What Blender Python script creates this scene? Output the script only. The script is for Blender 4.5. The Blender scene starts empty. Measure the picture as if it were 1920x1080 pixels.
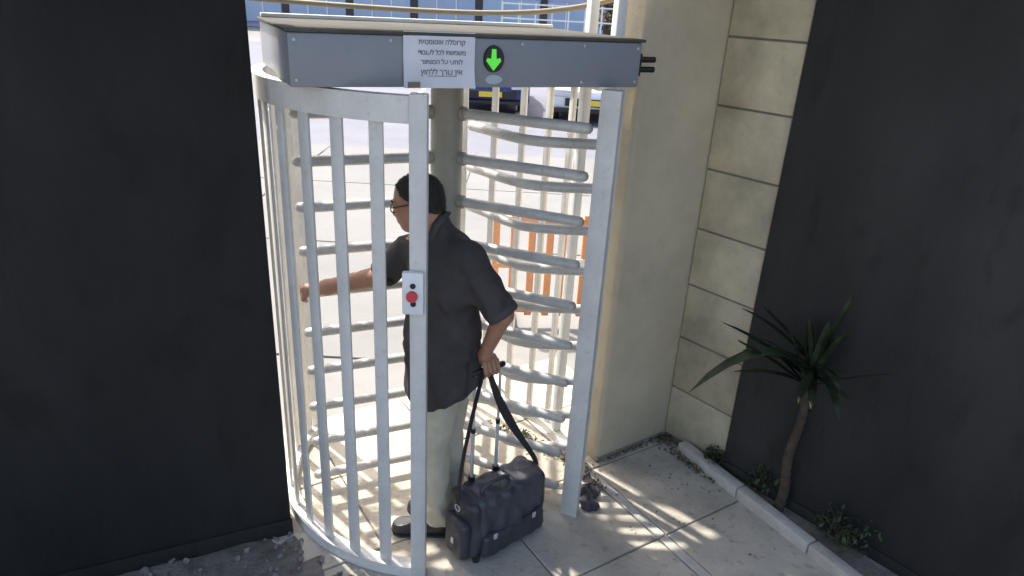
import bpy, bmesh, math, random
import numpy as np
from mathutils import Vector, Matrix, noise
random.seed(7); np.random.seed(7)
R_ = math.radians
S = bpy.context.scene
COL = S.collection

# ---------------------------------------------------------------- camera, sky, sun, exposure
CAM_H = 2.35
cam = bpy.data.cameras.new('camera'); camo = bpy.data.objects.new('camera', cam); COL.objects.link(camo)
S.camera = camo
cam.sensor_width = 36.0; cam.lens = 36.0 * 1300 / 1920
cam.clip_start = 0.05; cam.clip_end = 2000
_p, _r = R_(22.5), R_(3.2)
_F = Vector((0, math.cos(_p), -math.sin(_p))); _X = Vector((1, 0, 0)); _U = _X.cross(_F)
_Xr = math.cos(_r) * _X + math.sin(_r) * _U; _Ur = math.cos(_r) * _U - math.sin(_r) * _X
camo.matrix_world = Matrix(((_Xr.x, _Ur.x, -_F.x, 0), (_Xr.y, _Ur.y, -_F.y, 0), (_Xr.z, _Ur.z, -_F.z, CAM_H), (0, 0, 0, 1)))

SUN_EL, SUN_AZ = R_(57), R_(137)          # direction TOWARDS the sun, azimuth from +X
W = bpy.data.worlds.new('World'); S.world = W; W.use_nodes = True
nt = W.node_tree; bg = nt.nodes['Background']
sky = nt.nodes.new('ShaderNodeTexSky'); sky.sky_type = 'NISHITA'; sky.sun_disc = False
sky.sun_elevation = SUN_EL; sky.sun_rotation = math.pi / 2 - SUN_AZ
sky.air_density = 1.0; sky.dust_density = 4.5; sky.ozone_density = .6
nt.links.new(sky.outputs[0], bg.inputs[0]); bg.inputs[1].default_value = 0.15
sl = bpy.data.lights.new('sun', 'SUN'); sl.energy = 2.9; sl.angle = R_(1.2); sl.color = (1.0, .95, .87)
so = bpy.data.objects.new('sun', sl); COL.objects.link(so)
sd = Vector((math.cos(SUN_EL) * math.cos(SUN_AZ), math.cos(SUN_EL) * math.sin(SUN_AZ), math.sin(SUN_EL)))
so.rotation_euler = sd.to_track_quat('Z', 'Y').to_euler(); so.location = sd * 20
S.view_settings.view_transform = 'Standard'; S.view_settings.look = 'None'
S.view_settings.gamma = 1.0; S.view_settings.exposure = 1.4
S.view_settings.use_curve_mapping = False

# ---------------------------------------------------------------- helpers
def mat(name, col, rough=.5, metal=0., var=.12, scale=6., bump=0., bscale=60., col2=None, spots=0., emit=None, spec=.5, coords='Object', stretch=None):
    m = bpy.data.materials.new(name); m.use_nodes = True
    n = m.node_tree.nodes; l = m.node_tree.links; b = n['Principled BSDF']
    b.inputs['Roughness'].default_value = rough; b.inputs['Metallic'].default_value = metal
    b.inputs['Specular IOR Level'].default_value = spec
    if emit:
        b.inputs['Emission Color'].default_value = (*emit[0], 1); b.inputs['Emission Strength'].default_value = emit[1]
    tc = n.new('ShaderNodeTexCoord'); geo = n.new('ShaderNodeNewGeometry')
    src = geo.outputs['Position'] if coords == 'World' else tc.outputs['Object']
    if stretch:
        mp = n.new('ShaderNodeMapping'); mp.inputs['Scale'].default_value = stretch
        l.new(src, mp.inputs[0]); src = mp.outputs[0]
    nz = n.new('ShaderNodeTexNoise'); nz.inputs['Scale'].default_value = scale; nz.inputs['Detail'].default_value = 6
    nz.inputs['Roughness'].default_value = .62
    l.new(src, nz.inputs['Vector'])
    cr = n.new('ShaderNodeValToRGB')
    c2 = col2 or tuple(max(0, c * (1 - 2 * var)) for c in col)
    cr.color_ramp.elements[0].position = .32; cr.color_ramp.elements[0].color = (*c2, 1)
    cr.color_ramp.elements[1].position = .66; cr.color_ramp.elements[1].color = (*col, 1)
    l.new(nz.outputs[0], cr.inputs[0])
    out = cr.outputs[0]
    # every object gets a slightly different tone
    oi = n.new('ShaderNodeObjectInfo'); hs = n.new('ShaderNodeHueSaturation')
    mr = n.new('ShaderNodeMapRange'); mr.inputs[3].default_value = 1 - var * .8; mr.inputs[4].default_value = 1 + var * .5
    l.new(oi.outputs['Random'], mr.inputs[0]); l.new(mr.outputs[0], hs.inputs['Value']); l.new(out, hs.inputs['Color']); out = hs.outputs[0]
    if spots > 0:
        n2 = n.new('ShaderNodeTexNoise'); n2.inputs['Scale'].default_value = scale * 7; n2.inputs['Detail'].default_value = 4
        l.new(src, n2.inputs['Vector'])
        r2 = n.new('ShaderNodeMapRange'); r2.inputs[1].default_value = .58; r2.inputs[2].default_value = .7; r2.inputs[4].default_value = spots
        l.new(n2.outputs[0], r2.inputs[0])
        mx = n.new('ShaderNodeMix'); mx.data_type = 'RGBA'; mx.inputs[7].default_value = (col[0] * .35, col[1] * .33, col[2] * .3, 1)
        l.new(r2.outputs[0], mx.inputs[0]); l.new(out, mx.inputs[6]); out = mx.outputs[2]
    l.new(out, b.inputs['Base Color'])
    rr = n.new('ShaderNodeMapRange'); rr.inputs[3].default_value = max(0.02, rough - .08); rr.inputs[4].default_value = min(1, rough + .1)
    l.new(nz.outputs[0], rr.inputs[0]); l.new(rr.outputs[0], b.inputs['Roughness'])
    if bump > 0:
        bn = n.new('ShaderNodeTexNoise'); bn.inputs['Scale'].default_value = bscale; bn.inputs['Detail'].default_value = 5
        l.new(src, bn.inputs['Vector'])
        bu = n.new('ShaderNodeBump'); bu.inputs['Strength'].default_value = bump; bu.inputs['Distance'].default_value = .01
        l.new(bn.outputs[0], bu.inputs['Height']); l.new(bu.outputs[0], b.inputs['Normal'])
    return m

M = {}
M['steel'] = mat('light_grey_painted_steel', (.69, .675, .63), .5, var=.09, scale=6, spots=.18, bump=.10, bscale=70)
M['arm'] = mat('galvanised_arm_steel', (.61, .60, .565), .42, .12, var=.12, scale=8, spots=.35)
M['column'] = mat('rotor_paint', (.33, .32, .26), .45, var=.08, scale=4, spots=.15)
M['header'] = mat('header_paint', (.25, .265, .295), .42, var=.05, scale=3, spots=.08, bump=.03)
M['white_paint'] = mat('white_paint', (.78, .78, .75), .45, var=.05, scale=6, spots=.1)
M['plaster'] = mat('painted_plaster', (.53, .46, .33), .85, var=.12, scale=2.2, bump=.25, bscale=45, spots=.08)
M['block'] = mat('cream_stone', (.60, .53, .37), .8, var=.2, scale=3.5, bump=.35, bscale=30, spots=.12, coords='World')
M['mortar'] = mat('mortar', (.25, .23, .19), .95, var=.1, bump=.3)
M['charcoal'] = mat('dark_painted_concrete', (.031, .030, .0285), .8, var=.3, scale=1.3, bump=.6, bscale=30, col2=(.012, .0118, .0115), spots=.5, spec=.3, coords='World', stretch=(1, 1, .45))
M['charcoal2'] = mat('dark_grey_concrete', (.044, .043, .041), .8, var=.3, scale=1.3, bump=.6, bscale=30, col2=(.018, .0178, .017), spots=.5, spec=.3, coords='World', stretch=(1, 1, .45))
M['charcoal_joint'] = mat('charcoal_joint', (.012, .012, .013), .8, var=.1)
M['lid_shade'] = mat('shaded_lid', (.13, .125, .11), .9, var=.2, scale=6, spots=.3, spec=.15)  # shade on top of the header put into the lid's colour
M['slab'] = mat('concrete_paving', (.53, .485, .40), .85, var=.18, scale=3.0, bump=.4, bscale=55, spots=.45, coords='World')
M['edging'] = mat('pale_edging_stone', (.55, .52, .46), .85, var=.12, scale=8, bump=.3, spots=.2, coords='World')
M['ground'] = mat('pale_sunlit_concrete', (.22, .218, .208), .9, var=.10, scale=.7, bump=.2, bscale=20, spots=.1, coords='World')
M['asphalt'] = mat('asphalt', (.17, .175, .20), .85, var=.1, scale=1.2, bump=.4, bscale=80, spots=.1, coords='World')
M['line'] = mat('road_paint', (.75, .75, .72), .7, var=.06, spots=.2)
M['soil'] = mat('soil', (.24, .22, .19), .95, var=.25, scale=14, bump=.8, bscale=60, spots=.4, coords='World')
M['gravel'] = mat('gravel_stone', (.30, .28, .26), .9, var=.25, scale=20, bump=.3)
M['skin'] = mat('skin', (.42, .225, .14), .5, var=.1, scale=18, bump=.06, bscale=240, col2=(.34, .165, .10))
M['hair'] = mat('cropped_dark_hair', (.042, .035, .028), .75, var=.25, scale=60, bump=.5, bscale=420)
M['shirt'] = mat('charcoal_shirt_cotton', (.076, .068, .066), .85, var=.14, scale=9, bump=.12, bscale=380, spec=.25)
M['trousers'] = mat('stone_trouser_cotton', (.58, .54, .42), .85, var=.08, scale=8, bump=.12, bscale=300, spec=.25)
M['shoe'] = mat('black_shoe_leather', (.022, .021, .023), .38, var=.15, scale=12, bump=.08)
M['sock'] = mat('white_sock', (.7, .7, .68), .9, var=.05, bump=.2, bscale=300)
M['leather'] = mat('black_bag_leather', (.055, .055, .066), .42, var=.2, scale=9, bump=.25, bscale=160)
M['leather2'] = mat('worn_bag_leather', (.075, .075, .09), .40, var=.2, scale=7, bump=.3, bscale=140)
M['strap'] = mat('black_webbing', (.03, .027, .027), .8, var=.15, bump=.3, bscale=300)
M['chrome'] = mat('chrome', (.78, .78, .79), .32, .55, var=.05)
M['rubber'] = mat('black_rubber', (.02, .02, .02), .7, var=.1)
M['black'] = mat('black_plastic', (.012, .012, .012), .4, var=.1)
M['red'] = mat('red_button', (.62, .05, .07), .35, var=.06)
M['white_plastic'] = mat('white_plastic', (.80, .80, .80), .4, var=.03)
M['green'] = mat('green_lamp', (.1, .5, .06), .4, var=.02, emit=((.10, .85, .05), .20))
M['paper'] = mat('white_paper', (.72, .72, .78), .8, var=.03, scale=12, bump=.08, bscale=15)
M['ink'] = mat('dark_print', (.19, .19, .22), .8, var=.05)
M['sticker'] = mat('pale_sticker', (.45, .52, .56), .5, var=.05)
M['cable'] = mat('tan_hose', (.26, .22, .14), .6, var=.1)
M['orange'] = mat('orange_plastic', (.74, .34, .17), .5, var=.08, scale=4, spots=.1)
M['refl'] = mat('white_reflective', (.8, .8, .78), .4, var=.04)
M['leaf'] = mat('weed_leaf', (.085, .12, .05), .6, var=.3, scale=30)
M['leafdark'] = mat('sword_leaf', (.040, .058, .028), .45, var=.4, scale=12)
M['dry'] = mat('dry_leaf', (.20, .15, .09), .85, var=.4, scale=40)
M['bark'] = mat('bark', (.10, .075, .05), .9, var=.3, scale=20, bump=.6)
M['treeleaf'] = mat('tree_leaf', (.12, .085, .045), .7, var=.35, scale=9)
M['rag'] = mat('dark_cloth', (.05, .047, .06), .9, var=.25, scale=25, bump=.3)
M['carblue'] = mat('blue_car_paint', (.03, .035, .16), .25, .1, var=.03)
M['carwhite'] = mat('white_car_paint', (.75, .76, .78), .25, 0, var=.02)
M['glass'] = mat('car_glass', (.02, .025, .03), .06, var=.02)
M['lamp'] = mat('clear_lamp', (.6, .62, .65), .15, .3, var=.03)
M['redlamp'] = mat('red_lamp', (.4, .02, .02), .2, var=.03)
M['plate'] = mat('yellow_plate', (.75, .55, .05), .5, var=.03)
M['tyre'] = mat('tyre_rubber', (.018, .018, .018), .8, var=.1)
M['rim'] = mat('alloy', (.5, .5, .52), .3, .8, var=.05)
M['bluepanel'] = mat('pale_blue_facade_panel', (.36, .45, .60), .3, var=.06, scale=.5)
M['lilacpanel'] = mat('lilac_facade_panel', (.42, .42, .56), .4, var=.06, scale=.5)
M['darkgap'] = mat('dark_window', (.03, .035, .045), .15, var=.05)
M['fascia'] = mat('concrete_roof', (.32, .31, .29), .9, var=.1, scale=2, bump=.2)

def link(name, me, m=None, parent=None, smooth=False):
    if m is not None: me.materials.append(M[m] if isinstance(m, str) else m)
    if smooth: me.polygons.foreach_set('use_smooth', [True] * len(me.polygons))
    o = bpy.data.objects.new(name, me); COL.objects.link(o)
    if parent is not None: o.parent = parent
    return o
def tag(o, label=None, cat=None, group=None, kind=None):
    if label: o['label'] = label
    if cat: o['category'] = cat
    if group: o['group'] = group
    if kind: o['kind'] = kind
    return o
def empty(name, loc, rz=0, label=None, cat=None, group=None):
    o = bpy.data.objects.new(name, None); COL.objects.link(o); o.location = loc; o.rotation_euler = (0, 0, rz)
    o.empty_display_size = .1
    return tag(o, label, cat, group)

class MB:
    """collects vertices and faces; build() links them as one mesh object"""
    def __init__(s): s.v = []; s.f = []
    def add(s, vs, fs):
        k = len(s.v); s.v += [tuple(v) for v in vs]; s.f += [tuple(i + k for i in f) for f in fs]; return s
    def box(s, c, size, rz=0, R=None):
        hx, hy, hz = (d / 2 for d in size)
        if R is None: R = Matrix.Rotation(rz, 3, 'Z')
        vs = [Vector(c) + R @ Vector((x * hx, y * hy, z * hz)) for x in (-1, 1) for y in (-1, 1) for z in (-1, 1)]
        return s.add(vs, [(0, 1, 3, 2), (4, 6, 7, 5), (0, 4, 5, 1), (2, 3, 7, 6), (0, 2, 6, 4), (1, 5, 7, 3)])
    def prism(s, poly, z0, z1):
        n = len(poly)
        a = sum(poly[i][0] * poly[(i + 1) % n][1] - poly[(i + 1) % n][0] * poly[i][1] for i in range(n))
        if a < 0: poly = poly[::-1]
        s.add([(x, y, z0) for x, y in poly] + [(x, y, z1) for x, y in poly],
              [tuple(range(n - 1, -1, -1)), tuple(range(n, 2 * n))] + [(i, (i + 1) % n, (i + 1) % n + n, i + n) for i in range(n)])
        return s
    def tube(s, pts, r, seg=12, cap=True, round_end=False):
        pts = [Vector(p) for p in pts]; n = len(pts)
        rs = list(r) if isinstance(r, (list, tuple)) else [r] * n
        if round_end:
            d0 = (pts[0] - pts[1]).normalized(); d1 = (pts[-1] - pts[-2]).normalized(); r0, r1 = rs[0], rs[-1]
            pts = [pts[0] + d0 * r0 * .9, pts[0] + d0 * r0 * .6] + pts + [pts[-1] + d1 * r1 * .6, pts[-1] + d1 * r1 * .9]
            rs = [r0 * .35, r0 * .8] + rs + [r1 * .8, r1 * .35]; n = len(pts)
        k = len(s.v); ref = None
        for i, p in enumerate(pts):
            t = (pts[min(i + 1, n - 1)] - pts[max(i - 1, 0)]).normalized()
            if ref is None: ref = t.orthogonal().normalized()
            ref = (ref - t * ref.dot(t)).normalized(); b = t.cross(ref)
            for j in range(seg):
                a = 2 * math.pi * j / seg
                s.v.append(tuple(p + (ref * math.cos(a) + b * math.sin(a)) * rs[i]))
        for i in range(n - 1):
            for j in range(seg):
                s.f.append((k + i * seg + j, k + i * seg + (j + 1) % seg, k + (i + 1) * seg + (j + 1) % seg, k + (i + 1) * seg + j))
        if cap:
            s.f.append(tuple(k + j for j in range(seg - 1, -1, -1))); s.f.append(tuple(k + (n - 1) * seg + j for j in range(seg)))
        return s
    def ribbon(s, pts, w, th, side):
        """flat strap: pts centre line, side = width direction per point (or one)"""
        n = len(pts); k = len(s.v)
        for i in range(n):
            p = Vector(pts[i]); t = (Vector(pts[min(i + 1, n - 1)]) - Vector(pts[max(i - 1, 0)])).normalized()
            sd_ = Vector(side[i] if isinstance(side, list) else side); sd_ = (sd_ - t * sd_.dot(t)).normalized(); nn = t.cross(sd_)
            ww = w[i] if isinstance(w, list) else w
            for a, b in ((-1, -1), (1, -1), (1, 1), (-1, 1)): s.v.append(tuple(p + sd_ * a * ww / 2 + nn * b * th / 2))
        for i in range(n - 1):
            for j in range(4): s.f.append((k + i * 4 + j, k + i * 4 + (j + 1) % 4, k + i * 4 + 4 + (j + 1) % 4, k + i * 4 + 4 + j))
        s.f.append((k + 3, k + 2, k + 1, k)); e = k + (n - 1) * 4; s.f.append((e, e + 1, e + 2, e + 3)); return s
    def arcplate(s, c, r0, r1, a0, a1, z0, z1, n=40):
        k = len(s.v)
        for i in range(n + 1):
            a = R_(a0 + (a1 - a0) * i / n); ca, sa = math.cos(a), math.sin(a)
            for r, z in ((r0, z0), (r1, z0), (r1, z1), (r0, z1)): s.v.append((c[0] + r * ca, c[1] + r * sa, z))
        for i in range(n):
            for j in range(4): s.f.append((k + i * 4 + j, k + i * 4 + (j + 1) % 4, k + i * 4 + 4 + (j + 1) % 4, k + i * 4 + 4 + j))
        s.f.append((k + 3, k + 2, k + 1, k)); e = k + n * 4; s.f.append((e, e + 1, e + 2, e + 3)); return s
    def disc(s, c, rx, ry, th, X, Y, n=28):
        """elliptical puck on the plane X,Y"""
        c = Vector(c); X = Vector(X).normalized(); Y = Vector(Y).normalized(); N = X.cross(Y)
        ring = [X * rx * math.cos(2 * math.pi * i / n) + Y * ry * math.sin(2 * math.pi * i / n) for i in range(n)]
        s.add([c + q for q in ring] + [c + q * .96 + N * th for q in ring],
              [tuple(range(n - 1, -1, -1)), tuple(range(n, 2 * n))] + [(i, (i + 1) % n, (i + 1) % n + n, i + n) for i in range(n)])
        return s
    def mesh(s, name, bevel=0, seg=2):
        me = bpy.data.meshes.new(name); me.from_pydata(s.v, [], s.f); me.update()
        bm = bmesh.new(); bm.from_mesh(me)
        bmesh.ops.recalc_face_normals(bm, faces=bm.faces)
        if bevel:
            ed = [e for e in bm.edges if len(e.link_faces) == 2 and e.calc_face_angle(0) > .6]
            bmesh.ops.bevel(bm, geom=ed, offset=bevel, segments=seg, affect='EDGES', profile=.5, clamp_overlap=True)
        bm.to_mesh(me); bm.free()
        return me
    def build(s, name, m, parent=None, bevel=0, smooth=False, seg=2):
        o = link(name, s.mesh(name, bevel, seg), m, parent)
        if smooth or bevel:
            o.data.polygons.foreach_set('use_smooth', [True] * len(o.data.polygons))
            o.data.set_sharp_from_angle(angle=R_(38))
        return o

# ---------------------------------------------------------------- signed-distance modelling (people, bag)
class Grid:
    def __init__(s, lo, hi, h):
        s.lo = np.array(lo, np.float32); s.h = h
        s.n = np.ceil((np.array(hi) - s.lo) / h).astype(int) + 1
        s.ax = [s.lo[i] + h * np.arange(s.n[i], dtype=np.float32) for i in range(3)]
        s.d = np.full(s.n, .12, np.float32)
    def sub(s, lo, hi):
        return tuple(slice(max(0, int((lo[i] - s.lo[i]) / s.h)), min(s.n[i], int((hi[i] - s.lo[i]) / s.h) + 2)) for i in range(3))
    def pts(s, sl):
        return np.meshgrid(s.ax[0][sl[0]], s.ax[1][sl[1]], s.ax[2][sl[2]], indexing='ij', sparse=True)
    def merge(s, sl, d, k):
        a = s.d[sl]
        if k <= 0: s.d[sl] = np.minimum(a, d); return
        hh = np.clip(.5 + .5 * (a - d) / k, 0, 1)
        s.d[sl] = a * (1 - hh) + d * hh - k * hh * (1 - hh)
    def cone(s, a, b, ra, rb, k=.02):
        a = np.array(a, np.float32); b = np.array(b, np.float32); m = max(ra, rb) + .06 + k
        sl = s.sub(np.minimum(a, b) - m, np.maximum(a, b) + m)
        X, Y, Z = s.pts(sl); ba = b - a; L2 = float(ba @ ba) + 1e-9
        t = np.clip(((X - a[0]) * ba[0] + (Y - a[1]) * ba[1] + (Z - a[2]) * ba[2]) / L2, 0, 1)
        d = np.sqrt((X - a[0] - t * ba[0]) ** 2 + (Y - a[1] - t * ba[1]) ** 2 + (Z - a[2] - t * ba[2]) ** 2) - (ra + (rb - ra) * t)
        s.merge(sl, d, k); return s
    def ell(s, c, r, k=.02, R=None):
        """ellipsoid with semi axes r; R columns = local axes"""
        c = np.array(c, np.float32); m = max(r) + .06 + k
        sl = s.sub(c - m, c + m); X, Y, Z = s.pts(sl)
        if R is None: R = np.eye(3)
        R = np.array(R, np.float32); q = []
        for i in range(3):
            q.append(((X - c[0]) * R[0, i] + (Y - c[1]) * R[1, i] + (Z - c[2]) * R[2, i]))
        k0 = np.sqrt(sum((q[i] / r[i]) ** 2 for i in range(3))); k1 = np.sqrt(sum((q[i] / r[i] ** 2) ** 2 for i in range(3))) + 1e-6
        s.merge(sl, k0 * (k0 - 1) / k1, k); return s
    def rbox(s, c, half, rad, R, k=.0):
        c = np.array(c, np.float32); m = float(np.linalg.norm(half)) + .06
        sl = s.sub(c - m, c + m); X, Y, Z = s.pts(sl); R = np.array(R, np.float32); q = []
        for i in range(3):
            q.append(np.abs((X - c[0]) * R[0, i] + (Y - c[1]) * R[1, i] + (Z - c[2]) * R[2, i]) - (half[i] - rad))
        d = np.sqrt(sum(np.maximum(v, 0) ** 2 for v in q)) + np.minimum(np.maximum(np.maximum(q[0], q[1]), q[2]), 0) - rad
        s.merge(sl, d, k); return s
    def full(s): return s.pts((slice(None),) * 3)
    def mesh(s, name):
        """naive surface nets"""
        d = s.d; ins = d < 0
        c = np.zeros(tuple(np.array(d.shape) - 1), np.int8)
        off = [(i, j, k) for i in (0, 1) for j in (0, 1) for k in (0, 1)]
        sh = lambda A, o: A[o[0]:A.shape[0] - 1 + o[0], o[1]:A.shape[1] - 1 + o[1], o[2]:A.shape[2] - 1 + o[2]]
        for o in off: c += sh(ins, o)
        act = (c > 0) & (c < 8); idx = np.argwhere(act); N = len(idx)
        vid = np.full(c.shape, -1, np.int32); vid[act] = np.arange(N)
        D = {o: d[idx[:, 0] + o[0], idx[:, 1] + o[1], idx[:, 2] + o[2]] for o in off}
        acc = np.zeros((N, 3), np.float32); cnt = np.zeros(N, np.float32)
        for a in off:
            for ax in range(3):
                if a[ax] == 0:
                    b = list(a); b[ax] = 1; b = tuple(b); da, db = D[a], D[b]; cr = (da < 0) != (db < 0)
                    t = np.where(cr, da / np.where(np.abs(da - db) < 1e-9, 1, da - db), 0)
                    P = np.tile(np.array(a, np.float32), (N, 1)); P[:, ax] = t
                    acc[cr] += P[cr]; cnt[cr] += 1
        V = s.lo + s.h * (idx + acc / np.maximum(cnt, 1)[:, None])
        Q = []
        for ax in range(3):
            u, v = (ax + 1) % 3, (ax + 2) % 3
            A = np.moveaxis(ins, (ax, u, v), (0, 1, 2)); I = np.moveaxis(vid, (ax, u, v), (0, 1, 2))
            a0 = A[:-1, 1:-1, 1:-1]; a1 = A[1:, 1:-1, 1:-1]; e = np.argwhere(a0 != a1)
            if not len(e): continue
            i, j, k = e[:, 0], e[:, 1] + 1, e[:, 2] + 1
            q = np.stack([I[i, j - 1, k - 1], I[i, j, k - 1], I[i, j, k], I[i, j - 1, k]], 1)
            fl = ~a0[e[:, 0], e[:, 1], e[:, 2]]
            q[fl] = q[fl][:, ::-1]; Q.append(q)
        Q = np.concatenate(Q); Q = Q[(Q >= 0).all(1)]
        me = bpy.data.meshes.new(name)
        me.vertices.add(N); me.vertices.foreach_set('co', V.astype(np.float32).ravel())
        me.loops.add(len(Q) * 4); me.loops.foreach_set('vertex_index', Q.ravel().astype(np.int32))
        me.polygons.add(len(Q)); me.polygons.foreach_set('loop_start', np.arange(0, len(Q) * 4, 4, dtype=np.int32))
        me.update(calc_edges=True); me.validate()
        return me
def fold(X, Y, Z, amp, f=1.0, seed=0.0):
    s = np.sin
    ridge = (np.abs(s(f * (14 * X - 22 * Z + 6 * s(9 * Y + seed)) + seed)) - .6) * .9
    return amp * ridge * .55 + amp * (s(f * (31 * X + 17 * Z + 9 * s(11 * Y + seed)) + seed) * .5 + s(f * (23 * Y - 29 * Z + 7 * s(13 * X)) + 2 * seed) * .5
                  + s(f * (57 * X + 41 * Y + 23 * Z + 5 * s(19 * Z)) + seed * 3) * .28)

# ================================================================= layout constants
AX = Vector((-.33, 3.12, 0))                       # rotor axis
YAW = R_(25.7)
D = Vector((math.cos(YAW), math.sin(YAW), 0)); NRM = Vector((-D.y, D.x, 0))
P0 = Vector((-.157, 2.605, 0))                     # on the header's front face
def loc(s, n, z=0): return P0 + D * s + NRM * n + Vector((0, 0, z))
def ring(a, r, z=0): return AX + Vector((r * math.cos(R_(a)), r * math.sin(R_(a)), z))

# ================================================================= the setting
g = MB().box((0, 200, -.52), (900, 900, 1.0)).build('ground', 'ground'); tag(g, 'pale sunlit concrete yard', kind='structure')
rd = MB().prism([(-60, 11.0), (60, 11.0), (60, 34), (-60, 34)], -.0175, -.0135).build('parking_lot', 'asphalt'); tag(rd, 'grey asphalt parking lot beyond the turnstile', kind='structure')
for x in np.arange(-13.1, 14, 2.6):
    MB().box((x, 17, -.0105), (.1, 5.2, .004)).build('bay_line', 'line', rd)

for i in range(-4, 5):
    for j in range(3):
        MB().box((i * 2.4 + .5, 5.55 + j * 2.4 - 0.1, -.0125), (2.375, 2.375, .014)).build('yard_slab', 'ground', g, bevel=.004, seg=1)
# paved strip: every slab is a piece
E1 = Vector((.55, -.835, 0)).normalized(); E2 = Vector((-E1.y, E1.x, 0)); O = Vector((.768, 2.633, 0))
pv = MB().prism([tuple((O + E1 * a + E2 * b)[:2]) for a, b in ((-1.0, -2.3), (3.4, -2.3), (3.4, .9), (-1.0, .9))], -.0195, -.0095).build('pavement', 'mortar')
tag(pv, 'grey concrete paving in front of the turnstile', kind='structure')
SL = .58
def in_bed(p):                                     # planting bed along the right wall
    k0 = Vector((1.025, 3.379, 0)); kd = Vector((.51, -.86, 0)).normalized(); nn = Vector((-kd.y, kd.x, 0))
    return (p - k0).dot(nn) > -.02
def slab(a0, a1, b0, b1):
    c = [O + E1 * a + E2 * b for a, b in ((a0, b0), (a1, b0), (a1, b1), (a0, b1))]
    if sum(in_bed(q) for q in c) >= 3: return
    if max((q - P0).dot(NRM) for q in c) > 1.45: return
    dz = random.uniform(-.002, .002); tx = random.uniform(-.002, .002)
    z = [dz + tx, dz - tx, dz + random.uniform(-.001, .001), dz]
    m = MB().add([(q.x, q.y, -.018) for q in c] + [(q.x, q.y, zz) for q, zz in zip(c, z)],
                 [(3, 2, 1, 0), (4, 5, 6, 7), (0, 1, 5, 4), (1, 2, 6, 5), (2, 3, 7, 6), (3, 0, 4, 7)])
    m.build('paving_slab', 'slab', pv, bevel=.004, seg=1)
J = .0035
b = -2.26
for row in range(-4, 2):
    b0, b1 = (row * SL + (0 if row < 0 else .055), row * SL + SL + (0 if row < 0 else .055))
    st = 0
    for i in range(-3, 6):
        slab(i * SL + J + st, (i + 1) * SL - J + st, b0 + J, b1 - J)
for i in range(-3, 6):                              # pale flush edging strip between the slab rows
    a0, a1 = i * SL + J, (i + 1) * SL - J
    if a1 < -.75: continue
    c = [O + E1 * a + E2 * q for a, q in ((a0, .004), (a1, .004), (a1, .051), (a0, .051))]
    MB().prism([(q.x, q.y) for q in c], -.018, .003 + random.uniform(0, .002)).build('edging_stone', 'edging', pv, bevel=.004, seg=1)

# rough soil strip at the foot of the left wall
so_ = MB(); nx, ny = 34, 16; vs = []; fs = []
for i in range(nx):
    for j in range(ny):
        s_ = -2.6 + 2.35 * i / (nx - 1); n_ = -.62 + .95 * j / (ny - 1)
        p = loc(s_, n_); h = .012 + .022 * noise.noise(p * 5) + .014 * noise.noise(p * 17)
        r = (p.xy - AX.xy).length
        if r < .86: h = min(h, -.03)
        h -= .06 * max(0, s_ + .62) * 3
        vs.append((p.x, p.y, max(-.06, h)))
for i in range(nx - 1):
    for j in range(ny - 1): fs.append((i * ny + j, (i + 1) * ny + j, (i + 1) * ny + j + 1, i * ny + j + 1))
so_.add(vs, fs); tag(so_.build('soil_strip', 'soil', smooth=True), 'strip of rough dark soil by the left wall', kind='structure')
gv = MB()
for k in range(520):
    s_ = random.uniform(-2.4, -.45); n_ = random.uniform(-.55, .28); p = loc(s_, n_)
    if (p.xy - AX.xy).length < .85: continue
    q = random.uniform(.006, .02); h = .012 + .022 * noise.noise(p * 5) - .06 * max(0, s_ + .62) * 3
    if h < -.012: h = 0
    Rm = Matrix.Rotation(random.uniform(0, 6), 3, Vector((random.random(), random.random(), random.random())))
    ph = (1 + 5 ** .5) / 2
    vs = [Vector(t).normalized() * q * random.uniform(.75, 1.1) for t in ((1, 1, 1), (1, -1, -1), (-1, 1, -1), (-1, -1, 1), (1.3, 0, 0), (-1.3, 0, 0), (0, 1.2, 0), (0, -1.2, 0))]
    bmv = [p + Vector((0, 0, h + q * .4)) + Rm @ v for v in vs]
    gv.add(bmv, [(0, 4, 6), (0, 6, 3), (3, 6, 5), (2, 5, 6), (2, 6, 1), (1, 6, 4), (0, 3, 7), (0, 7, 4), (1, 4, 7), (1, 7, 5), (1, 5, 2), (3, 5, 7)])
tag(gv.build('gravel', 'gravel'), 'loose gravel on the soil by the left wall', 'gravel', kind='stuff')

# left boundary wall of dark panels, in line with the turnstile
W0 = Vector((-.972, 2.56, 0)); WD = -D; WN = -NRM   # runs to the left, faces the camera side
lw = empty('boundary_wall', W0, label='plain dark grey concrete wall left of the turnstile', cat='wall')
def wpoly(o, dr, nr, a0, a1, n0, n1):
    return [tuple((o + dr * a + nr * n)[:2]) for a, n in ((a0, n0), (a1, n0), (a1, n1), (a0, n1))]
def sub(o, m, parent):                              # keep world geometry, parent at its base
    o.parent = parent; o.matrix_parent_inverse = Matrix.Translation(-Vector(parent.location)); return o
def wp(mb, name, m, parent, bevel=0, seg=2, smooth=False):
    o = mb.build(name, m, None, bevel, smooth, seg); o.parent = parent
    o.matrix_parent_inverse = (Matrix.Translation(parent.location) @ parent.rotation_euler.to_matrix().to_4x4()).inverted()
    return o
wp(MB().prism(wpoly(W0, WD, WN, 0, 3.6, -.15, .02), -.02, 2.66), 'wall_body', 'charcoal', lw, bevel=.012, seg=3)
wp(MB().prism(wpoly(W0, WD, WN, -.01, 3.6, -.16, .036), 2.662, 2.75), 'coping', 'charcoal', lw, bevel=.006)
wp(MB().prism(wpoly(W0, WD, WN, -.004, 3.6, .0205, .034), -.02, .085), 'skirting', 'charcoal', lw, bevel=.004)
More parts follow.
